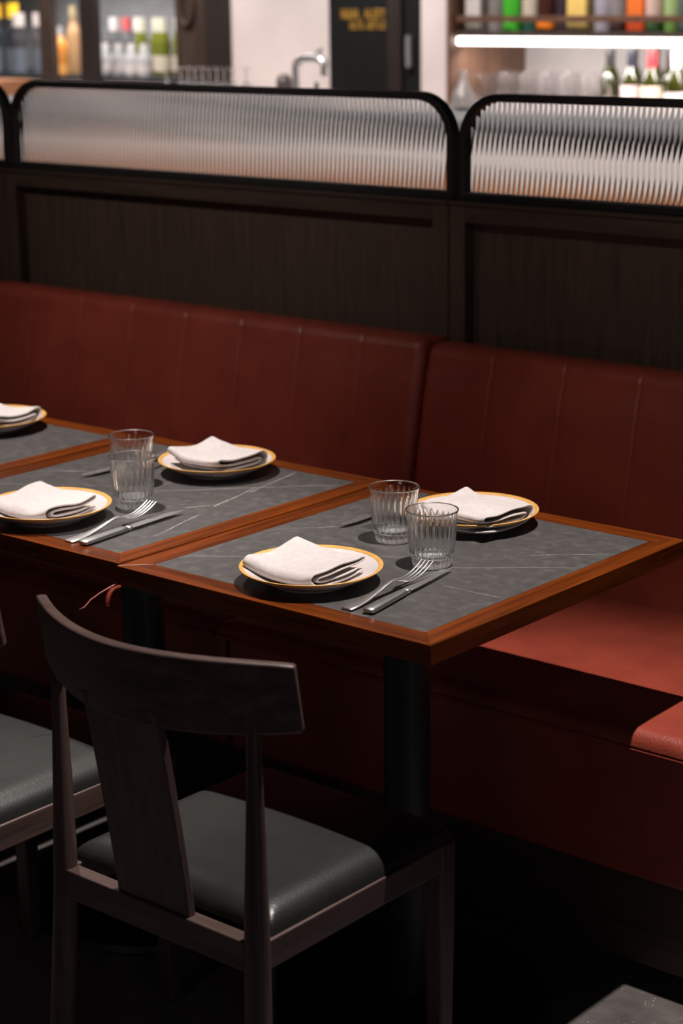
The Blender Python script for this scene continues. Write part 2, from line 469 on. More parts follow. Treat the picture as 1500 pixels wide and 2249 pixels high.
# ------------------------------------------------------------------ banquettes
def bench(x0, x1, s0, s1, label, seams, ztop):
    t = thing('banquette_bench', label, 'bench', (x0, 0, 0), 0, 'red leather banquettes')
    w = x1-x0
    # kick plate
    bm = B(); bx(bm, 0.0, w, 0.66, 1.22, 0.0, 0.036); obj('toe_recess', bm, 'board', t)
    bm = B(); bx(bm, 0.0, w, 0.595, 1.22, 0.036, 0.206); obj('kick_plate', bm, 'panel_x', t, bevel=0.001)
    bm = B(); bx(bm, s0-x0+0.001, s1-x0-0.001, 0.556, 1.22, 0.206, 0.425); obj('seat_base', bm, 'red', t, bevel=0.008, seg=3)
    # seat cushion with bullnose front
    zt, zb, yf, yb = 0.466, 0.434, 0.528, 1.10
    prof = [(yb, zb), (yf+0.012, zb)]
    prof += [(yf+0.022-0.022*math.cos(q), zb+0.006+0.026*math.sin(q)) for q in [PI/2*k/6 for k in range(7)]]
    prof += [(yf+0.06, zt+0.002), (yf+0.2, zt+0.006), (yf+0.4, zt+0.004), (yb, zt)]
    bm = B(); secs = []
    N = 30
    for k in range(N+1):
        x = s0-x0+0.001+(s1-s0-0.002)*k/N
        e = min(x-s0+x0, s1-x0-x); dz = -0.010*max(0, 1-e/0.02)**2
        secs.append([(x, y, z+(dz if z > zb+0.01 else 0)) for y, z in prof])
    sweep(bm, secs); cu = obj('seat_cushion', bm, 'red', t, smooth=50)
    bm = B(); tube(bm, [(s0-x0+0.002, yf+0.004, zb), (w*0.5, yf+0.004, zb), (s1-x0-0.002, yf+0.004, zb)], 0.0042, 10)
    obj('piping', bm, 'red', cu, smooth=60)
    # back cushion, reclined, with stitched channels
    zt = ztop
    prof = [(1.070, 0.450), (1.082, 0.50), (1.097, 0.58), (1.113, 0.67), (1.130, 0.76), (1.143, 0.83), (1.150, zt-0.045)]
    prof += [(1.150+0.030-0.030*math.cos(q), zt-0.035+0.035*math.sin(q)) for q in [PI/2*(k+1)/6 for k in range(6)]]
    prof += [(1.205, zt-0.001), (1.232, zt-0.006), (1.232, 0.450)]
    xs = set([0.0, w]); 
    for k in range(121): xs.add(round(w*k/120, 5))
    for s in seams:
        for d in (-0.012, -0.007, -0.004, -0.002, -0.0008, 0.0008, 0.002, 0.004, 0.007, 0.012): xs.add(round(s-x0+d, 5))
    for e in (0.001, 0.003, 0.006, 0.010, 0.015, 0.02): xs.add(e); xs.add(round(w-e, 5))
    xs = sorted(x for x in xs if 0 <= x <= w)
    bm = B(); secs = []
    for x in xs:
        g = 0
        for s in seams:
            d = abs(x-(s-x0)); g += 0.0013*math.exp(-(d/0.0035)**2)
        e = min(x, w-x); rr = 0.022
        if e < rr: g += rr-math.sqrt(max(0, rr*rr-(rr-e)**2))
        loop = []
        for i, (y, z) in enumerate(prof):
            if i in (0, len(prof)-1, len(prof)-2): loop.append((x, y, z)); continue
            if i < 7: loop.append((x, y+g, z+ (0.0)))
            elif i < 13:
                q = PI/2*(i-6)/6; loop.append((x, y+g*math.cos(q), z-g*math.sin(q)))
            else: loop.append((x, y, z-g))
        secs.append(loop)
    sweep(bm, secs); bc = obj('back_cushion', bm, 'red', t, smooth=60)
    return t
bench(-1.690, -0.323, -1.690, -0.322, 'red leather banquette behind the two left tables, backrest with stitched channels',
      [-0.480-0.171*k for k in range(7)], 0.897)
bench(-0.315, 1.054, -0.316, 1.054, 'red leather banquette with lit seat at the right edge of the photo',
      [-0.146+0.169*k for k in range(7)], 0.889)

# ------------------------------------------------------------------ tables
def vein_strip(bm, p0, p1, wdt, mi, z, seed, amp=0.0035):
    p0, p1 = Vector(p0), Vector(p1)
    d = p1-p0; L = d.length; t = d/L; nrm = Vector((-t.y, t.x))
    n = max(6, int(L/0.010)); prev = None
    for k in range(n+1):
        u = k/n
        off = amp*noise.noise(Vector((u*L*14, seed*3.7, 0))) + 0.0008*noise.noise(Vector((u*L*120, seed, 5)))
        wd = wdt*(0.35+0.65*abs(noise.noise(Vector((u*L*40, seed*1.3, 9))))*1.6)*min(1, 8*u+0.1, 8*(1-u)+0.1)
        c = p0+t*(u*L)+nrm*off
        a = bm.verts.new((*(c+nrm*wd), z)); b = bm.verts.new((*(c-nrm*wd), z))
        if prev: bm.faces.new((prev[0], prev[1], b, a)).material_index = mi
        prev = (a, b)

def table(label, x0, y0, veins, rz=0, pole_at=(0.30, 0.32)):
    t = thing('dining_table', label, 'table', (x0, y0, 0), rz, 'square dining tables')
    w, d, bw, zt, zb = 0.595, 0.641, 0.040, 0.750, 0.7200
    bm = B()
    prism(bm, [(0, 0), (w, 0), (w-bw, bw), (bw, bw)], zb, zt, 0)
    prism(bm, [(bw, d-bw), (w-bw, d-bw), (w, d), (0, d)], zb, zt, 0)
    prism(bm, [(0, 0), (bw, bw), (bw, d-bw), (0, d)], zb, zt, 1)
    prism(bm, [(w-bw, bw), (w, 0), (w, d), (w-bw, d-bw)], zb, zt, 1)
    obj('wood_edge', bm, ['table_x', 'table_y'], t, bevel=0.0012)
    bm = B(); bx(bm, bw+0.0004, w-bw-0.0004, bw+0.0004, d-bw-0.0004, zb+0.002, zt-0.0006)
    for i, (p0, p1, wd) in enumerate(veins):
        vein_strip(bm, p0, p1, wd, 1, zt-0.0003, i+x0*10)
    obj('stone_inlay', bm, ['stone', 'vein'], t)
    px, py = pole_at
    bm = B(); lathe(bm, [(0, 0.02), (0.036, 0.02), (0.036, 0.715), (0, 0.715)], 40, (px, py)); obj('leg', bm, 'pole', t, smooth=40)
    bm = B(); bx(bm, px-0.16, px+0.16, py-0.16, py+0.16, 0.7145, 0.7205); obj('top_plate', bm, 'black_metal', t, bevel=0.001)
    bm = B(); lathe(bm, [(0, 0), (0.225, 0), (0.228, 0.004), (0.222, 0.014), (0.05, 0.022), (0, 0.022)], 64, (px, py)); obj('base_disc', bm, 'black_metal', t, smooth=40)
    return t
V1 = [((0.041, 0.094), (0.140, 0.172), 0.0008), ((0.278, 0.278), (0.330, 0.309), 0.0007), ((0.33, 0.241), (0.554, 0.418), 0.0008),
      ((0.041, 0.285), (0.150, 0.405), 0.0008), ((0.444, 0.221), (0.553, 0.225), 0.0008), ((0.446, 0.415), (0.554, 0.512), 0.0007),
      ((0.15, 0.18), (0.28, 0.28), 0.0005), ((0.20, 0.45), (0.36, 0.590), 0.0005)]
V2 = [((0.30, 0.32), (0.553, 0.575), 0.0013), ((0.478, 0.325), (0.444, 0.470), 0.0014), ((0.460, 0.43), (0.424, 0.60), 0.0013), ((0.529, 0.131), (0.492, 0.285), 0.0012),
      ((0.045, 0.317), (0.30, 0.49), 0.0009), ((0.44, 0.29), (0.47, 0.34), 0.0012), ((0.05, 0.20), (0.22, 0.31), 0.0007)]
V3 = [((0.10, 0.10), (0.40, 0.30), 0.0007), ((0.30, 0.05), (0.54, 0.30), 0.0007)]
T1 = (0.0, 0.0)
T2 = (-0.6125, 0.004)
T3 = (-1.222, 0.012)
table('nearest wood edged table with two tumblers and the bare corner toward the viewer', 0.0, 0.0, V1)
table('middle wood edged table, with branching white veins in its stone top', -0.601, 0.010, V2, 0, (0.315, 0.31))
table('far left wood edged table, only its right corner in the photo', -1.203, 0.000, V3, 0)

bm = B()  # thin red curved tube below the table joint
tube(bm, [(-0.010, 0.020, 0.7200), (-0.014, 0.006, 0.7150), (-0.024, -0.010, 0.706), (-0.035, -0.022, 0.695), (-0.041, -0.030, 0.684), (-0.047, -0.036, 0.680)],
     [0.0012, 0.0014, 0.0015, 0.0016, 0.0015, 0.0012], 8)
tag(obj('red_curl', bm, 'curl_tint', smooth=180), 'short red cord curling from under the joint of two tables', 'curl')

# ------------------------------------------------------------------ chairs
def make_chair(loc, label):
    t = thing('dining_chair', label, 'chair', loc, 0, 'dark wood chairs')
    # rear legs
    for s in (-1, 1):
        pts, rad = [], []
        for z, x, y, r in ((0, 0.193, -0.028, 0.0165), (0.12, 0.189, -0.018, 0.0180), (0.28, 0.183, -0.006, 0.0180), (0.40, 0.179, 0.0, 0.0172),
                           (0.46, 0.178, 0.001, 0.0160), (0.56, 0.178, 0.003, 0.0132), (0.66, 0.178, 0.004, 0.0098), (0.722, 0.178, 0.005, 0.0086)):
            pts.append((s*x, y, z)); rad.append(r)
        bm = B(); tube(bm, pts, rad, 20); obj('rear_leg', bm, 'chair_z', t, smooth=60)
    for s in (-1, 1):
        bm = B(); secs = []
        for z, h in ((0, 0.012), (0.10, 0.0135), (0.30, 0.016), (0.428, 0.0165)):
            x, y = s*(0.171), 0.383
            secs.append([(x-h, y-h, z), (x+h, y-h, z), (x+h, y+h, z), (x-h, y+h, z)])
        sweep(bm, secs); obj('front_leg', bm, 'chair_z', t, bevel=0.003)
    bm = B(); bx(bm, -0.166, 0.166, -0.011, 0.012, 0.386, 0.428)
    obj('rear_rail', bm, 'chair_x', t, bevel=0.002)
    bm = B(); bx(bm, -0.156, 0.156, 0.372, 0.396, 0.388, 0.428); obj('front_rail', bm, 'chair_x', t, bevel=0.002)
    for s in (-1, 1):
        bm = B(); xo, xi = s*0.186, s*0.166
        prism(bm, [(s*0.189, 0.010), (s*0.186, 0.368), (s*0.164, 0.368), (s*0.167, 0.010)], 0.388, 0.428)
        obj('side_rail', bm, 'chair_y', t, bevel=0.002)
    # crest: curved board, leaning back
    bm = B(); secs = []; N = 36
    for k in range(N+1):
        u = -1+2*k/N; x = 0.229*u
        yc = -0.060+0.086*abs(u)**1.9
        dydx = 0.086*1.9*abs(u)**0.9*(1 if u > 0 else -1)/0.229
        nrm = Vector((-dydx, 1, 0)).normalized()
        th = 0.0105-0.0015*abs(u)
        dip = 0.010*(1-abs(u)**2)*0.6
        zb, zt = 0.706-dip+0.004*abs(u)**4, 0.803-0.004*abs(u)**6
        c0 = Vector((x, yc+0.014, zb)); c1 = Vector((x, yc, zt))
        loop = []
        for c, sgn in ((c0, -1), (c0, 1), (c1, 1), (c1, -1)):
            thk = th if c is c0 else th*0.85
            loop.append(tuple(c+nrm*thk*sgn))
        secs.append(loop)
    sweep(bm, secs); obj('crest_rail', bm, 'chair_x', t, smooth=30, bevel=0.0035, seg=3)
    # splat
    bm = B(); secs = []
    for k in range(13):
        u = k/12; z = 0.420+(0.722-0.420)*u
        y = 0.0 + (-0.047)*u**1.15
        hw = 0.066+0.001*u; th = 0.0065
        secs.append([(-hw, y-th, z), (hw, y-th, z), (hw, y+th, z), (-hw, y+th, z)])
    sweep(bm, secs); obj('splat', bm, 'chair_z', t, smooth=30, bevel=0.002)
    # seat pad
    bm = B(); secs = []
    NX, NY = 28, 30
    def pad(u, v):
        x = -0.184+0.368*u; y = 0.021+0.377*v
        e = min(u*0.368, (1-u)*0.368, v*0.377, (1-v)*0.377)
        q = min(1, e/0.038); h = math.sqrt(max(0, 1-(1-q)**2))
        return Vector((x, y, 0.4285+0.031*h+0.007*math.sin(PI*u)*math.sin(PI*v)))
    us = [0, 0.006, 0.014, 0.025, 0.04, 0.06, 0.085, 0.115] + [0.15+0.7*k/12 for k in range(13)] + [0.885, 0.915, 0.94, 0.96, 0.975, 0.986, 0.994, 1]
    G = [[bm.verts.new(pad(u, v)) for v in us] for u in us]
    n = len(us)
    for i in range(n-1):
        for j in range(n-1): bm.faces.new((G[i][j], G[i+1][j], G[i+1][j+1], G[i][j+1]))
    bot = [G[i][0] for i in range(n)] + [G[n-1][j] for j in range(1, n)] + [G[i][n-1] for i in range(n-2, -1, -1)] + [G[0][j] for j in range(n-2, 0, -1)]
    low = [bm.verts.new((v.co.x*0.96, 0.21+(v.co.y-0.21)*0.97, 0.4282)) for v in bot]
    for k in range(len(bot)):
        j = (k+1) % len(bot); bm.faces.new((bot[k], bot[j], low[j], low[k]))
    bm.faces.new(low)
    obj('seat_pad', bm, 'black_leather', t, smooth=80)
    return t
ch = make_chair((0.371, -0.295, 0), 'dark wood chair with black seat in front of the nearest table')
dup(ch, (-0.165, -0.310, 0), 0, 'dark wood chair at the left edge, only its black seat corner in the photo', 'dark wood chairs')

# ------------------------------------------------------------------ tableware
PZ = 0.750
def make_plate(loc, label):
    t = thing('dinner_plate', label, 'plate', loc, random.random()*6, 'ochre rimmed plates')
    bm = B()
    lathe(bm, [(0, 0.0035), (0.050, 0.0035), (0.052, 0), (0.058, 0), (0.060, 0.004), (0.075, 0.0085), (0.090, 0.0165), (0.0995, 0.0215),
               (0.0995, 0.0245), (0.089, 0.0205), (0.079, 0.0155), (0.070, 0.0115), (0.058, 0.0085), (0.02, 0.0075), (0, 0.0075)], 96)
    obj('body', bm, 'china', t, smooth=60)
    bm = B()
    lathe(bm, [(0.0985, 0.0208), (0.1025, 0.0230), (0.1045, 0.0246), (0.1048, 0.0258), (0.1040, 0.0264), (0.1015, 0.0258), (0.0975, 0.0240)], 96)
    obj('ochre_rim', bm, 'gold_rim', t, smooth=80)
    return t
PL = [((0.285, 0.118), 'ochre rimmed plate with napkin at the front of the nearest table'),
      ((0.281, 0.515), 'ochre rimmed plate behind the tumblers at the back of the nearest table'),
      ((-0.288, 0.517), 'ochre rimmed plate with napkin at the back of the middle table'),
      ((-0.288, 0.119), 'ochre rimmed plate at the front left of the middle table'),
      ((-0.890, 0.506), 'ochre rimmed plate on the far left table, cut by the photo edge')]
p0 = make_plate((*PL[0][0], PZ), PL[0][1])
for (x, y), lb in PL[1:]: dup(p0, (x, y, PZ), random.random()*6, lb)

def make_napkin(loc, rz, label, seed, L=0.112, Wd=0.132, lift=(0.008, 0.003, 0.002, 0.002), zt=0.0212, gp=0.0056):
    # a double layer of linen folded once more: near edge is a nest of two folds, far edge a loop and two hems
    def arc(cu, cz, ru, rz_, a0, a1, n):
        return [(cu+ru*math.cos(a0+(a1-a0)*k/n), cz+rz_*math.sin(a0+(a1-a0)*k/n)) for k in range(n+1)]
    zb = 0.0030
    zm = (zb+zt)/2
    P = [(L*(0.98-0.14*k), zb) for k in range(6)]
    P += arc(0.015, zm, 0.015, (zt-zb)/2, -PI/2, -3*PI/2, 9)
    P += [(L*(0.26+0.13*k), zt) for k in range(6)]
    P += arc(L*0.955, zt-gp/2, 0.0055, gp/2, PI/2, -PI/2, 5)
    P += [(L*(0.84-0.13*k), zt-gp) for k in range(5)]
    P += arc(0.026, zm, 0.012, (zt-zb)/2-gp, PI/2, 3*PI/2, 6)
    P += [(L*(0.36+0.13*k), zb+gp) for k in range(5)]
    def dish(r):
        return max(0, (r-0.056)/0.014*0.003) if r < 0.070 else 0.003+(r-0.070)*0.40
    bm = B(); secs = []; N = 20; ln, rn, lf, rf = lift[2], lift[3], lift[0], lift[1]
    for k in range(N+1):
        v = k/N; row = []
        for i, (u, z) in enumerate(P):
            q = min(1, max(0, u/L))
            w = z/zt
            # corner lifts, soft dents and a slow wave between the layers
            up_ = ((1-v)*((1-q)*ln+q*lf)+v*((1-q)*rn+q*rf))*w
            zz = z+up_+0.0050*w*noise.noise(Vector((q*2.4, v*2.6, seed*2.1+w*0.8)))
            zz += 0.0022*w*math.sin(5.5*q+2*v+seed+w*1.5)
            yy = (v-0.5)*Wd*(1+0.02*noise.noise(Vector((q*2, i*0.10, seed))))+0.006*(q-0.5)+0.003*noise.noise(Vector((w*3, q*2, seed+9)))
            xx = u-L/2+0.005*noise.noise(Vector((v*2.0, w*1.6, seed+4)))+0.004*(0.5-w)*q
            zz = max(zz, 0.0024)+0.85*dish(math.hypot(xx, yy))
            row.append((yy, xx, zz))
        secs.append(row)
    sweep(bm, secs, closed=False, cap=False)
    o = obj('folded_napkin', bm, 'linen', None, smooth=180, solid=0.0040, sub=1)
    o.location = loc; o.rotation_euler = (0, 0, rz)
    return tag(o, label, 'napkin', 'folded linen napkins')
NZ = PZ+0.0082
make_napkin((0.279, 0.110, NZ), math.radians(0), 'folded linen napkin on the front plate of the nearest table', 1.0)
make_napkin((0.305, 0.490, NZ), math.radians(176), 'folded linen napkin on the plate behind the two near tumblers', 3.3, lift=(0.002, 0.003, 0.004, 0.009), zt=0.0275, gp=0.0085)
make_napkin((-0.276, 0.505, NZ), math.radians(178), 'folded linen napkin on the plate at the back of the middle table', 5.2, lift=(0.002, 0.003, 0.004, 0.009), zt=0.0275, gp=0.0085)
make_napkin((-0.290, 0.112, NZ), math.radians(2), 'folded linen napkin on the front left plate of the middle table', 2.1)
make_napkin((-0.872, 0.498, NZ), math.radians(185), 'folded linen napkin on the far left table, cut by the photo edge', 7.4, lift=(0.002, 0.003, 0.004, 0.009), zt=0.0275, gp=0.0085)

def make_tumbler(loc, rz, label):
    NF = 24; n = NF*8
    outer = [(0.0262, 0.0), (0.0283, 0.0012), (0.0296, 0.004), (0.0303, 0.0085), (0.0308, 0.0105), (0.0316, 0.014), (0.0326, 0.020), (0.0335, 0.028), (0.0343, 0.037), (0.0349, 0.046),
             (0.0354, 0.054), (0.0358, 0.061), (0.0362, 0.067), (0.0365, 0.0705), (0.0369, 0.074), (0.0378, 0.079), (0.0390, 0.0835), (0.0397, 0.0852), (0.0398, 0.0860), (0.0394, 0.0866)]
    inner = [(0.0384, 0.0865), (0.0378, 0.0852), (0.0364, 0.080), (0.0354, 0.074), (0.0346, 0.066), (0.0338, 0.056), (0.0330, 0.044), (0.0320, 0.032), (0.0306, 0.022),
             (0.0280, 0.0165), (0.018, 0.0140), (0, 0.0132)]
    def mod(k, r, z, a):
        ph = (a*NF/(2*PI)) % 1.0
        if k >= len(outer) or z < 0.0011 or z > 0.0725: return r
        if z < 0.009:
            return r-0.0022*(1 if 0.25 < ph < 0.75 else 0)
        d = 0.0014*min(1, max(0, (z-0.0095)/0.005))*min(1, (0.0735-z)/0.004)
        return r+d*(math.exp(-((ph-0.5)/0.17)**2)-0.35)
    bm = B(); P = [(0, 0.0016), (0.022, 0.0012)]+outer+inner
    lathe(bm, P, n, mod=lambda k, r, z, a: r if k < 2 else mod(k-2, r, z, a))
    for f in bm.faces:
        c = f.calc_center_median(); rr = math.hypot(c.x, c.y)
        ph = (math.atan2(c.y, c.x)*NF/(2*PI)) % 1.0
        if c.z > 0.0845: f.material_index = 2
        elif 0.0125 < c.z < 0.0715 and 0.34 < ph < 0.66 and f.calc_center_median().length > 0 and rr > 0.0312+0.0052*(c.z-0.0125)/0.059: f.material_index = 3
        elif c.z < 0.0095 and rr > 0.0255: f.material_index = 3
        elif 0.002 < c.z < 0.0185 and rr < 0.0265 and abs(f.normal.z) > 0.2 or (c.z > 0.0125 and c.z < 0.0185 and rr < 0.0298): f.material_index = 1
    o = obj('tumbler', bm, ['glass', 'glass_base', 'glass_rim', 'glass_ridge'], None, smooth=180)
    o.location = loc; o.rotation_euler = (0, 0, rz)
    return tag(o, label, 'glass', 'ribbed tumblers')
tb = make_tumbler((0.371, 0.292, PZ), 0.05, 'clear ribbed tumbler on the nearest table, beside the fork tips')
for (x, y), lb in (((0.241, 0.364), 'clear ribbed tumbler on the nearest table, left of and behind its pair'),
                   ((-0.233, 0.259), 'clear ribbed tumbler on the middle table, behind the fork tips'),
                   ((-0.351, 0.370), 'clear ribbed tumbler on the middle table, hidden partly by its pair')):
    dup(tb, (x, y, PZ), random.random(), lb, 'ribbed tumblers')

# cutlery: built along +Y from handle end at the origin
def lens_section(x0, x1, y, z, t, crown=0.6):
    w = (x1-x0)/2; c = (x0+x1)/2; out = []
    for k in range(12):
        a = 2*PI*k/12
        out.append((c+w*math.copysign(abs(math.cos(a))**0.6, math.cos(a)), y, z+t*math.copysign(abs(math.sin(a))**crown, math.sin(a))))
    return out
def make_fork(loc, rz, label):
    bm = B(); secs = []
    spine = [(0.0, 0.0085, 0.0022, 0.0012), (0.002, 0.0100, 0.0022, 0.0017), (0.018, 0.0098, 0.0026, 0.0017), (0.04, 0.0078, 0.0042, 0.0017), (0.065, 0.0052, 0.0085, 0.0018),
             (0.085, 0.0040, 0.0135, 0.0019), (0.100, 0.0036, 0.0168, 0.0019), (0.112, 0.0042, 0.0172, 0.0018), (0.119, 0.0070, 0.0152, 0.0015), (0.125, 0.0108, 0.0134, 0.0012), (0.130, 0.0124, 0.0124, 0.0011), (0.135, 0.0128, 0.0120, 0.0011)]
    for y, w, z, th in spine: secs.append(lens_section(-w, w, y, z, th))
    sweep(bm, secs)
    for i in range(4):
        c0 = -0.0096+0.0064*i
        sec = []
        for q, (y, z, w, th) in enumerate(((0.1345, 0.0119, 0.0024, 0.0010), (0.142, 0.0120, 0.0020, 0.0010), (0.152, 0.0135, 0.0018, 0.0010), (0.163, 0.0168, 0.0017, 0.0009), (0.175, 0.0220, 0.0014, 0.0008), (0.185, 0.0275, 0.0009, 0.0006), (0.1870, 0.0286, 0.0003, 0.0003))):
            c = c0*(1+0.03*q/6)
            sec.append(lens_section(c-w, c+w, y, z, th))
        sweep(bm, sec)
    o = obj('fork', bm, 'steel', None, smooth=50)
    o.location = loc; o.rotation_euler = (0, 0, rz)
    return tag(o, label, 'fork', 'steel forks')
def make_knife(loc, rz, label):
    t = thing('table_knife', label, 'knife', loc, rz, 'steel table knives')
    bm = B(); secs = []
    for y, w, th in ((0.0, 0.0070, 0.0022), (0.002, 0.0088, 0.0037), (0.006, 0.0096, 0.0044), (0.030, 0.0094, 0.0044), (0.060, 0.0084, 0.0044), (0.088, 0.0074, 0.0042), (0.098, 0.0070, 0.0040), (0.1005, 0.0056, 0.0032), (0.103, 0.0053, 0.0030)):
        secs.append(lens_section(-w, w, y, 0.0046, th, 0.8))
    sweep(bm, secs); obj('handle', bm, 'steel_handle', t, smooth=50)
    bm = B(); secs = []
    for y, w, th in ((0.1025, 0.0052, 0.0030), (0.105, 0.0066, 0.0038), (0.108, 0.0066, 0.0036), (0.111, 0.0056, 0.0026)):
        secs.append(lens_section(-w, w, y, 0.0046, th, 0.9))
    sweep(bm, secs); obj('bolster', bm, 'steel', t, smooth=50)
    bm = B(); secs = []
    for y, xl, xr, th in ((0.110, -0.0056, 0.0056, 0.0014), (0.118, -0.0085, 0.0068, 0.0012), (0.130, -0.0100, 0.0072, 0.0011), (0.180, -0.0098, 0.0070, 0.0010), (0.205, -0.0092, 0.0066, 0.0009), (0.220, -0.0060, 0.0060, 0.0008), (0.230, -0.0005, 0.0050, 0.0007), (0.236, 0.0032, 0.0040, 0.0005)):
        z = 0.0050
        secs.append([(xl, y, z), (xr-0.002, y, z-th), (xr, y, z), (xr-0.002, y, z+th)])
    sweep(bm, secs); obj('blade', bm, 'steel', t, smooth=30)
    return t
KA = math.radians(8.8)
k0 = make_knife((0.447, 0.050, PZ+0.0004), KA, 'steel table knife at the front of the nearest table, tip toward the tumbler')
f0 = make_fork((0.412, 0.046, PZ), math.radians(1), 'steel fork at the front of the nearest table, tines up')
dup(k0, (0.119, 0.600, PZ+0.0004), PI+math.radians(3), 'steel table knife behind the left near tumbler, tip showing')
dup(f0, (0.162, 0.575, PZ), PI+math.radians(2), 'steel fork behind the two tumblers of the nearest table')
dup(k0, (-0.120, 0.040, PZ+0.0004), math.radians(4), 'steel table knife at the front of the middle table')
dup(f0, (-0.152, 0.040, PZ), math.radians(1), 'steel fork at the front of the middle table, tines by the tumbler')
dup(k0, (-0.440, 0.575, PZ+0.0004), PI+math.radians(-2), 'steel table knife behind the far tumbler of the middle table')
dup(f0, (-0.405, 0.565, PZ), PI+math.radians(2), 'steel fork behind the far tumbler of the middle table')

# ------------------------------------------------------------------ the bar beyond the booth
bm = B(); bx(bm, -3.745, -3.20, 4.22, 4.40, 0, 2.8); struct('wall_plaster', bm, 'plaster')
bm = B(); bx(bm, -2.718, -2.574, 4.20, 5.0, 0, 2.8); struct('wall_column', bm, 'plaster')
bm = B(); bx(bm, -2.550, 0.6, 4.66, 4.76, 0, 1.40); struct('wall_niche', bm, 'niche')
bm = B(); bx(bm, -2.550, 0.6, 4.66, 4.76, 1.40, 2.8); struct('wall_shelf', bm, 'dark_wall')
bm = B(); bx(bm, -2.573, -2.552, 4.17, 4.66, 0, 2.8); struct('trim_1', bm, 'brown_wood', bevel=0.002)

# black board with gold lettering, posts
t = thing('menu_board', 'tall black board with two lines of gold lettering on the far wall', 'board', (-3.046, 4.21, 0))
bm = B(); bx(bm, -0.150, 0.156, 0, 0.05, 0.0, 2.4); obj('panel', bm, 'board', t, bevel=0.002)
def glyphs(n, x0, x1, z0, z1, seed):
    rnd = random.Random(seed); bm = B(); st = (x1-x0)/n; h = z1-z0
    for k in range(n):
        a = x0+st*k+st*0.06; b = a+st*0.88; q = st*0.2
        kind = rnd.choice('EHLTUN')
        if kind in 'EHLUN': bx(bm, a, a+q, -0.004, 0.0, z0, z1)
        if kind in 'HUN': bx(bm, b-q, b, -0.004, 0.0, z0, z1)
        if kind in 'ELU': bx(bm, a, b, -0.0035, 0.0, z0, z0+h*0.18)
        if kind in 'ETN': bx(bm, a, b, -0.0035, 0.0, z1-h*0.18, z1)
        if kind in 'EH': bx(bm, a, b, -0.0035, 0.0, z0+h*0.42, z0+h*0.58)
        if kind in 'T': bx(bm, (a+b)/2-q/2, (a+b)/2+q/2, -0.004, 0.0, z0, z1)
    return bm
for n_, xa_, xb_, za_, zb_, sd in ((5, -0.083, 0.018, 1.464, 1.500, 3), (5, 0.040, 0.146, 1.464, 1.500, 4), (4, -0.038, 0.040, 1.424, 1.455, 5), (5, 0.050, 0.146, 1.424, 1.455, 6)):
    obj('gold_word', glyphs(n_, xa_, xb_, za_, zb_, sd), 'gold', t)
bm = B(); bx(bm, -2.888, -2.820, 4.20, 4.30, 0, 2.8); struct('trim_2', bm, 'dark_post', bevel=0.003)
t = thing('dark_door', 'narrow black door with a pale vertical handle beside the plaster column', 'door', (-2.770, 4.22, 0))
bm = B(); bx(bm, -0.048, 0.050, 0, 0.04, 0, 2.2); obj('leaf', bm, 'board', t, bevel=0.002)
bm = B(); tube(bm, [(-0.015, -0.012, 1.28), (-0.015, -0.014, 1.34), (-0.015, -0.012, 1.40)], 0.012, 10); obj('handle', bm, 'smoke', t, smooth=60)
bm = B(); bx(bm, -3.885, -3.746, 4.20, 4.36, 0, 2.8); struct('trim_3', bm, 'dark_post', bevel=0.003)
bm = B(); bx(bm, -4.170, -3.886, 4.31, 4.36, 0, 2.8); struct('trim_4', bm, 'mid_post', bevel=0.003)
bm = B(); bx(bm, -4.667, -4.560, 4.20, 4.235, 0, 2.8); struct('trim_5', bm, 'dark_post', bevel=0.003)
bm = B(); bx(bm, -4.940, -4.850, 4.20, 4.235, 0, 2.8); struct('trim_6', bm, 'mid_post', bevel=0.003)
bm = B(); bx(bm, -7.4, -3.89, 4.24, 4.95, 0, 1.19); struct('trim_7', bm, 'plaster', bevel=0.003)
bm = B(); bx(bm, -7.4, -3.89, 4.236, 4.95, 1.19, 1.205); struct('trim_8', bm, 'board', bevel=0.002)
bm = B(); bx(bm, -7.4, -3.89, 4.95, 5.0, 0, 2.8); struct('wall_alcove', bm, 'smoke')

# back counter and shelf
t = thing('back_counter', 'stone back counter under the lit shelf at the far right', 'counter', (-2.546, 4.05, 0))
bm = B(); bx(bm, 0, 3.0, 0.02, 0.60, 0, 1.02); obj('cabinet', bm, 'plaster', t, bevel=0.003)
bm = B(); bx(bm, 0, 3.0, 0, 0.60, 1.02, 1.045); obj('worktop', bm, 'marble', t, bevel=0.003)
t = thing('bar_shelf', 'dark wall shelf with a bright light strip under its front edge', 'shelf', (-2.550, 4.20, 1.37))
bm = B(); bx(bm, 0, 3.0, -0.008, 0.45, 0.028, 0.046); obj('board', bm, 'mid_post', t, bevel=0.002)
bm = B(); bx(bm, 0.004, 3.0, 0.002, 0.022, -0.002, 0.025); obj('light_strip', bm, 'led', t, bevel=0.002)
t = thing('guard_rail', 'thin brown rail in front of the bottles on the lit shelf', 'rail', (-2.550, 4.194, 1.416))
bm = B(); bx(bm, 0, 3.0, 0, 0.006, 0.036, 0.058); obj('bar', bm, 'brown_wood', t, bevel=0.001)
for x in (0.004, 1.25, 2.99):
    bm = B(); bx(bm, x-0.003, x+0.003, 0, 0.006, 0.0, 0.037); obj('post', bm, 'brown_wood', t)

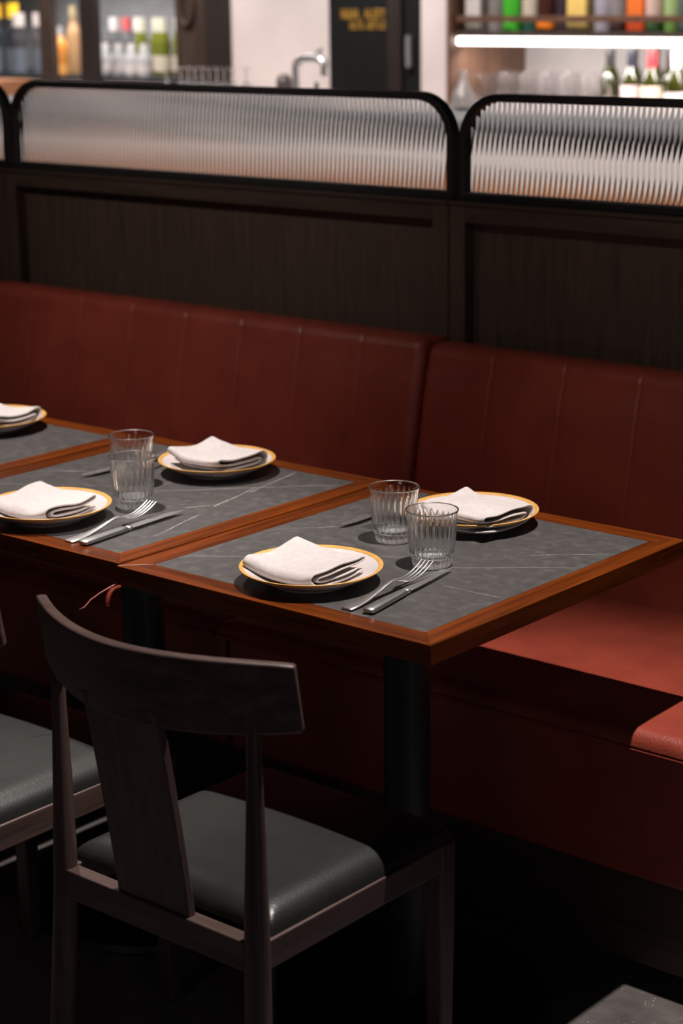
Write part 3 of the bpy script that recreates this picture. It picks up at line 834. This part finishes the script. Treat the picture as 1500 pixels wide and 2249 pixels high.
def bottle_prof(r, h, sh, nr):
    return [(0, 0), (r*0.93, 0), (r, 0.006), (r, h*sh), (r*0.95, h*sh+0.012), (r*0.70, h*sh+0.034), (nr*1.25, h*sh+0.055), (nr, h*sh+0.075), (nr, h-0.022), (nr*1.18, h-0.02), (nr*1.18, h-0.002), (nr, h), (0, h)]
CM = {}
def cmat(col, rough=0.2):
    k = (col, rough)
    if k not in CM:
        CM[k] = plain('glossy_tint', col, rough, 0.0, 0.1, 20)
    return CM[k]
def bottle(name, loc, label, cat, group, r=0.037, h=0.30, sh=0.58, nr=0.0135, body=None, lab=None, cap=None, lab_z=(0.06, 0.15), square=False, capz=None):
    t = thing(name, label, cat, loc, 0, group)
    bm = B()
    if square:
        bx(bm, -r, r, -r*0.8, r*0.8, 0, h*sh); lathe(bm, [(0, h*sh-0.002), (r*0.8, h*sh-0.002), (nr, h*sh+0.03), (nr, h), (0, h)], 20)
        obj('body', bm, body, t, smooth=35, bevel=0.006)
    else:
        lathe(bm, bottle_prof(r, h, sh, nr), 24); obj('body', bm, body, t, smooth=60)
    if lab:
        bm = B(); a, b = lab_z
        if square: bx(bm, -r*0.85, r*0.85, -r*0.8-0.0015, -r*0.8+0.001, a, b)
        else: lathe(bm, [(r*0.99, a), (r+0.0012, a), (r+0.0012, b), (r*0.99, b)], 24)
        obj('label_paper', bm, lab, t, smooth=40)
    if cap:
        bm = B(); z0 = capz if capz else h-0.05
        lathe(bm, [(nr*1.05, z0), (nr*1.3, z0), (nr*1.3, h+0.002), (0, h+0.002)], 20); obj('cap', bm, cap, t, smooth=40)
    return t
white = cmat((0.62, 0.57, 0.55), 0.6); cream = cmat((0.55, 0.48, 0.38), 0.6); dark = cmat((0.02, 0.018, 0.02))
SB = [  # x, body, label, radius, square, words
    (-2.495, cmat((0.22, 0.20, 0.17)), white, 0.040, True, 'square grey bottle with a white label at the left end of the lit shelf'),
    (-2.412, cmat((0.26, 0.23, 0.22)), None, 0.034, False, 'round smoky grey bottle on the lit shelf, left of the green one'),
    (-2.335, cmat((0.07, 0.50, 0.04), 0.1), None, 0.034, False, 'bright green glass bottle on the lit shelf'),
    (-2.260, cmat((0.02, 0.09, 0.065)), cream, 0.030, False, 'dark teal bottle with cream label, right of the green bottle'),
    (-2.181, cmat((0.06, 0.02, 0.015)), cmat((0.75, 0.20, 0.02)), 0.034, False, 'dark brown bottle with an orange band near its base'),
    (-2.108, cmat((0.045, 0.028, 0.036)), None, 0.033, False, 'dark plum bottle left of the yellow bottle'),
    (-2.022, cmat((0.30, 0.22, 0.08)), cmat((0.72, 0.50, 0.14), 0.5), 0.046, True, 'square bottle with a large yellow label on the lit shelf'),
    (-1.935, cmat((0.36, 0.33, 0.38)), None, 0.036, False, 'pale lavender grey bottle right of the yellow bottle'),
    (-1.862, cmat((0.06, 0.03, 0.03)), cmat((0.20, 0.18, 0.18), 0.6), 0.034, False, 'dark bottle with a grey round label on the lit shelf'),
    (-1.785, cmat((0.45, 0.06, 0.02)), cmat((0.75, 0.17, 0.03), 0.4), 0.038, True, 'red and orange square bottle on the lit shelf'),
    (-1.712, cmat((0.05, 0.12, 0.04)), cmat((0.6, 0.42, 0.36), 0.6), 0.033, False, 'dark green bottle with a pinkish label, right of the red bottle'),
    (-1.643, cmat((0.16, 0.30, 0.07)), cmat((0.32, 0.45, 0.18), 0.6), 0.033, False, 'light green bottle near the right edge of the lit shelf'),
    (-1.572, cmat((0.10, 0.12, 0.16)), None, 0.035, False, 'blue grey bottle at the right edge of the lit shelf')]
for i, (x, bd, lb, r, sq, words) in enumerate(SB):
    z_l = (0.012, 0.045) if i == 4 else ((0.055, 0.17) if i != 6 else (0.045, 0.17))
    bottle('liquor_bottle', (x, 4.265+0.012*(i % 2), 1.416), words, 'bottle', 'bottles on the lit shelf', r=r, h=0.27, sh=0.64, body=bd, lab=lb, square=sq, lab_z=z_l, cap=dark)

WB = [(-1.982, 4.40, dark, cmat((0.10, 0.075, 0.07), 0.6), (0.03, 0.085), 'wine bottle with black capsule at the left end of the row, beside the glasses'),
      (-1.945, 4.50, dark, cmat((0.05, 0.04, 0.03), 0.6), (0.03, 0.09), 'wine bottle with dark neck, second from the stemmed glasses'),
      (-1.845, 4.33, cmat((0.012, 0.013, 0.018)), cmat((0.50, 0.38, 0.37), 0.6), (0.03, 0.13), 'wine bottle with black capsule and a pinkish patterned label'),
      (-1.890, 4.56, cmat((0.03, 0.03, 0.035)), cmat((0.4, 0.35, 0.3), 0.6), (0.03, 0.10), 'wine bottle with dark capsule half hidden behind the pinkish labelled one'),
      (-1.740, 4.30, cmat((0.30, 0.015, 0.018)), cmat((0.58, 0.50, 0.38), 0.6), (0.03, 0.13), 'wine bottle with red capsule and cream label'),
      (-1.745, 4.44, cmat((0.03, 0.025, 0.032)), cmat((0.45, 0.38, 0.33), 0.6), (0.03, 0.10), 'wine bottle with dark purple capsule behind the red one'),
      (-1.640, 4.30, cmat((0.45, 0.40, 0.38)), cmat((0.66, 0.58, 0.57), 0.6), (0.03, 0.11), 'wine bottle with white label at the right edge of the photo')]
for x, y, cp, lb, lz, words in WB:
    bottle('wine_bottle', (x, y, 1.045), words, 'bottle', 'wine bottles on the back counter', body='olive_glass', lab=lb, cap=cp, capz=0.225, lab_z=(lz[0], lz[1]+0.05), h=0.305, sh=0.63)

# stemmed glasses on the back counter
def stem_glass(loc, label, group, s=1.0, flip=False):
    bm = B()
    pr = [(0, 0), (0.034, 0), (0.034, 0.002), (0.006, 0.006), (0.0042, 0.015), (0.0040, 0.075), (0.007, 0.082), (0.024, 0.094), (0.036, 0.115), (0.039, 0.135), (0.036, 0.165), (0.031, 0.195), (0.0296, 0.195),
          (0.0346, 0.165), (0.0374, 0.135), (0.0345, 0.116), (0.022, 0.096), (0, 0.090)]
    if flip: pr = [(r, 0.195-z) for r, z in pr]
    lathe(bm, [(r*s, z*s) for r, z in pr], 24)
    o = obj('wine_glass', bm, 'thin_glass', None, smooth=50); o.location = loc
    return tag(o, label, 'glass', group)
WGL = 'clear stemmed wine glass in the rows under the light strip'
g0 = None
for row in range(3):
    for k in range(8):
        p = (-2.475+0.094*k-0.045*(row == 1), 4.22+0.10*row, 1.045)
        if p[0] > -1.91-0.07*row or p[0] < -2.49: continue
        if g0 is None: g0 = stem_glass(p, WGL, 'wine glasses under the light strip', 1.12)
        else: dup(g0, p, 0, WGL, 'wine glasses under the light strip')

# front bar counter with tap and upturned glasses
t = thing('bar_counter', 'long bar counter with orange wood below, seen through the reeded glass', 'counter', (-6.4, 2.85, 0))
bm = B(); bx(bm, 0, 6.6, 0, 0.60, 1.160, 1.195); obj('worktop', bm, 'smoke', t, bevel=0.003)
bm = B(); bx(bm, 0, 6.6, 0.020, 0.032, 1.146, 1.158); obj('metal_strip', bm, 'chrome', t)
bm = B(); bx(bm, 0, 6.6, 0.034, 0.59, 1.115, 1.160); obj('shadow_gap', bm, 'board', t)
bm = B(); bx(bm, 0, 6.6, 0.012, 0.59, 1.008, 1.115); obj('stone_band', bm, 'marble', t, bevel=0.003)
bm = B(); bx(bm, 0, 6.6, 0.03, 0.58, 0, 1.008); obj('front_panel', bm, 'orange_wood', t, bevel=0.003)
BZ = 1.195
bm = B(); sc = 0.66
lathe(bm, [(r*sc, z*sc) for r, z in [(0, 0.0), (0.040, 0), (0.058, 0.02), (0.062, 0.05), (0.050, 0.085), (0.026, 0.125), (0.016, 0.165), (0.018, 0.19), (0.016, 0.19), (0.0145, 0.165), (0.024, 0.125), (0.048, 0.085), (0.059, 0.05), (0.05, 0.02), (0, 0.012)]], 32)
o = obj('carafe', bm, glass('frosted_glass', (0.9, 0.88, 0.88), 0.35), None, smooth=60); o.location = (-1.80, 3.25, BZ)
tag(o, 'pear shaped frosted glass carafe in the gap between the two screens', 'carafe')
t = thing('bar_tap', 'tall chrome gooseneck tap on the bar in front of the plaster wall', 'tap', (-2.520, 3.25, BZ))
bm = B(); lathe(bm, [(0, 0), (0.026, 0), (0.026, 0.010), (0.017, 0.016), (0.017, 0.03), (0, 0.03)], 24); obj('base', bm, 'chrome', t, smooth=40)
pts = [(0, 0, 0.02), (0, 0, 0.07), (0, 0, 0.115)] + [(0.04-0.04*math.cos(q), 0, 0.12+0.036*math.sin(q)) for q in [PI/2*k/6 for k in range(7)]] + [(0.075, 0, 0.158), (0.110, 0, 0.155), (0.126, 0, 0.145), (0.130, 0, 0.125), (0.130, 0, 0.098)]
bm = B(); tube(bm, pts, 0.0140, 16); obj('spout', bm, 'chrome', t, smooth=60)
bm = B(); tube(bm, [(0.085, 0, 0.158), (0.100, 0, 0.176), (0.118, 0, 0.186)], [0.008, 0.009, 0.006], 10); obj('lever', bm, 'chrome', t, smooth=60)
bm = B(); lathe(bm, [(0, 0), (0.024, 0), (0.028, 0.04), (0.028, 0.07), (0.024, 0.09), (0.010, 0.10), (0, 0.10)], 24)
o = obj('shaker', bm, cmat((0.10, 0.08, 0.075), 0.3), None, smooth=50); o.location = (-2.595, 3.27, BZ)
tag(o, 'dark rounded bar shaker left of the chrome tap', 'shaker')
bm = B(); lathe(bm, [(0, 0), (0.010, 0), (0.010, 0.05), (0.007, 0.058), (0.007, 0.075), (0, 0.075)], 16)
o = obj('bitters_bottle', bm, dark, None, smooth=50); o.location = (-2.445, 3.27, BZ)
tag(o, 'small dark bitters bottle under the chrome spout', 'bottle')
ug = None
for k in range(10):
    p = (-3.105+0.072*(k//2)+0.036*(k % 2), 3.20+0.075*(k % 2), BZ)
    lb = 'upturned stemmed glass in the small cluster on the bar, left of the plaster wall'
    if ug is None: ug = stem_glass(p, lb, 'upturned glasses on the bar', 0.60, True)
    else: dup(ug, p, 0, lb, 'upturned glasses on the bar')

# bottles in the alcove behind the dark posts
AG = 'bottles in the alcove behind the posts'
AZ = 1.205
ordw = ['beside the dark post', 'second from the dark post', 'third from the dark post', 'fourth from the dark post']
for k in range(4):
    bottle('spirit_bottle', (-4.68+0.088*k, 4.36, AZ), 'clear spirit bottle in the front row of the alcove, '+ordw[k], 'bottle', AG, r=0.034, h=0.145, sh=0.50, nr=0.016, body=cmat((0.40, 0.40, 0.405), 0.12), lab=white, cap=cmat((0.80, 0.78, 0.77), 0.15), lab_z=(0.02, 0.06), capz=0.115)
for k in range(4):
    bottle('wine_bottle', (-4.60+0.072*k, 4.52+0.03*(k % 2), AZ), 'olive green bottle with pale cap in the alcove, '+['leftmost of the green ones', 'second of the green ones from left', 'third of the green ones from left', 'rightmost of the green ones'][k], 'bottle', AG, r=0.033, h=0.255, body='pale_olive', cap=cmat((0.66, 0.64, 0.52), 0.15), capz=0.175, nr=0.017, lab=cream, lab_z=(0.02, 0.09))
for x_, cp, wd in ((-4.885, white, 'bottle with white cap at the back of the alcove, nearest the dark post'), (-4.80, cmat((0.45, 0.10, 0.10)), 'bottle with a red cap at the back of the alcove'), (-4.72, white, 'bottle with white cap right of the red capped one')):
    bottle('spirit_bottle', (x_, 4.62, AZ), wd, 'bottle', AG, r=0.036, h=0.255, body=cmat((0.09, 0.09, 0.095)), cap=cp, capz=0.185, nr=0.018)
bottle('spirit_bottle', (-4.985, 4.36, AZ), 'amber orange bottle between the two left posts', 'bottle', AG, r=0.040, h=0.22, body=cmat((0.66, 0.26, 0.05), 0.12), cap=cmat((0.6, 0.58, 0.57), 0.15), lab=cmat((0.75, 0.36, 0.10), 0.4), lab_z=(0.01, 0.05))
bottle('spirit_bottle', (-5.08, 4.54, AZ), 'taller amber bottle with tan top behind the orange one', 'bottle', AG, r=0.036, h=0.31, body=cmat((0.40, 0.24, 0.12)), cap=cmat((0.45, 0.36, 0.20)))
LB = [(-5.43, 4.36, (0.03, 0.035, 0.045), (0.85, 0.50, 0.02), 'leftmost'), (-5.35, 4.40, (0.03, 0.035, 0.045), (0.85, 0.55, 0.03), 'second'), (-5.265, 4.36, (0.05, 0.05, 0.055), (0.6, 0.55, 0.52), 'third'), (-5.19, 4.42, (0.08, 0.075, 0.08), (0.6, 0.55, 0.52), 'fourth')]
for x, y, bd, cp, wd in LB:
    bottle('spirit_bottle', (x, y, AZ), 'dark navy bottle with %s cap at the far left, %s of four' % ('yellow' if cp[0] > 0.7 else 'pale', wd), 'bottle', AG, r=0.037, h=0.325 if cp[0] > 0.7 else 0.28, nr=0.022, body=cmat(bd, 0.12), cap=cmat(cp, 0.25), capz=0.26 if cp[0] > 0.7 else 0.22, lab=cmat((0.10, 0.12, 0.15), 0.6), lab_z=(0.01, 0.12))
# hanging ring and tray
bm = B()
pts = [(0.040*math.cos(q), 0, 0.080*math.sin(q)) for q in [2*PI*k/28 for k in range(29)]]
tube(bm, pts, 0.009, 10, cap=False)
o = obj('oval_ring', bm, cmat((0.05, 0.028, 0.018), 0.5), None, smooth=80); o.location = (-4.085, 4.298, 1.515)
tag(o, 'dark oval ring hanging on the brown panel beside the alcove', 'ring')
bm = B(); bx(bm, -0.20, 0.18, -0.08, 0.08, 0, 0.058)
o = obj('wooden_tray', bm, 'orange_wood', None, bevel=0.004); o.location = (-4.12, 3.20, BZ)
tag(o, 'warm orange wooden tray on the bar at the far left', 'tray')
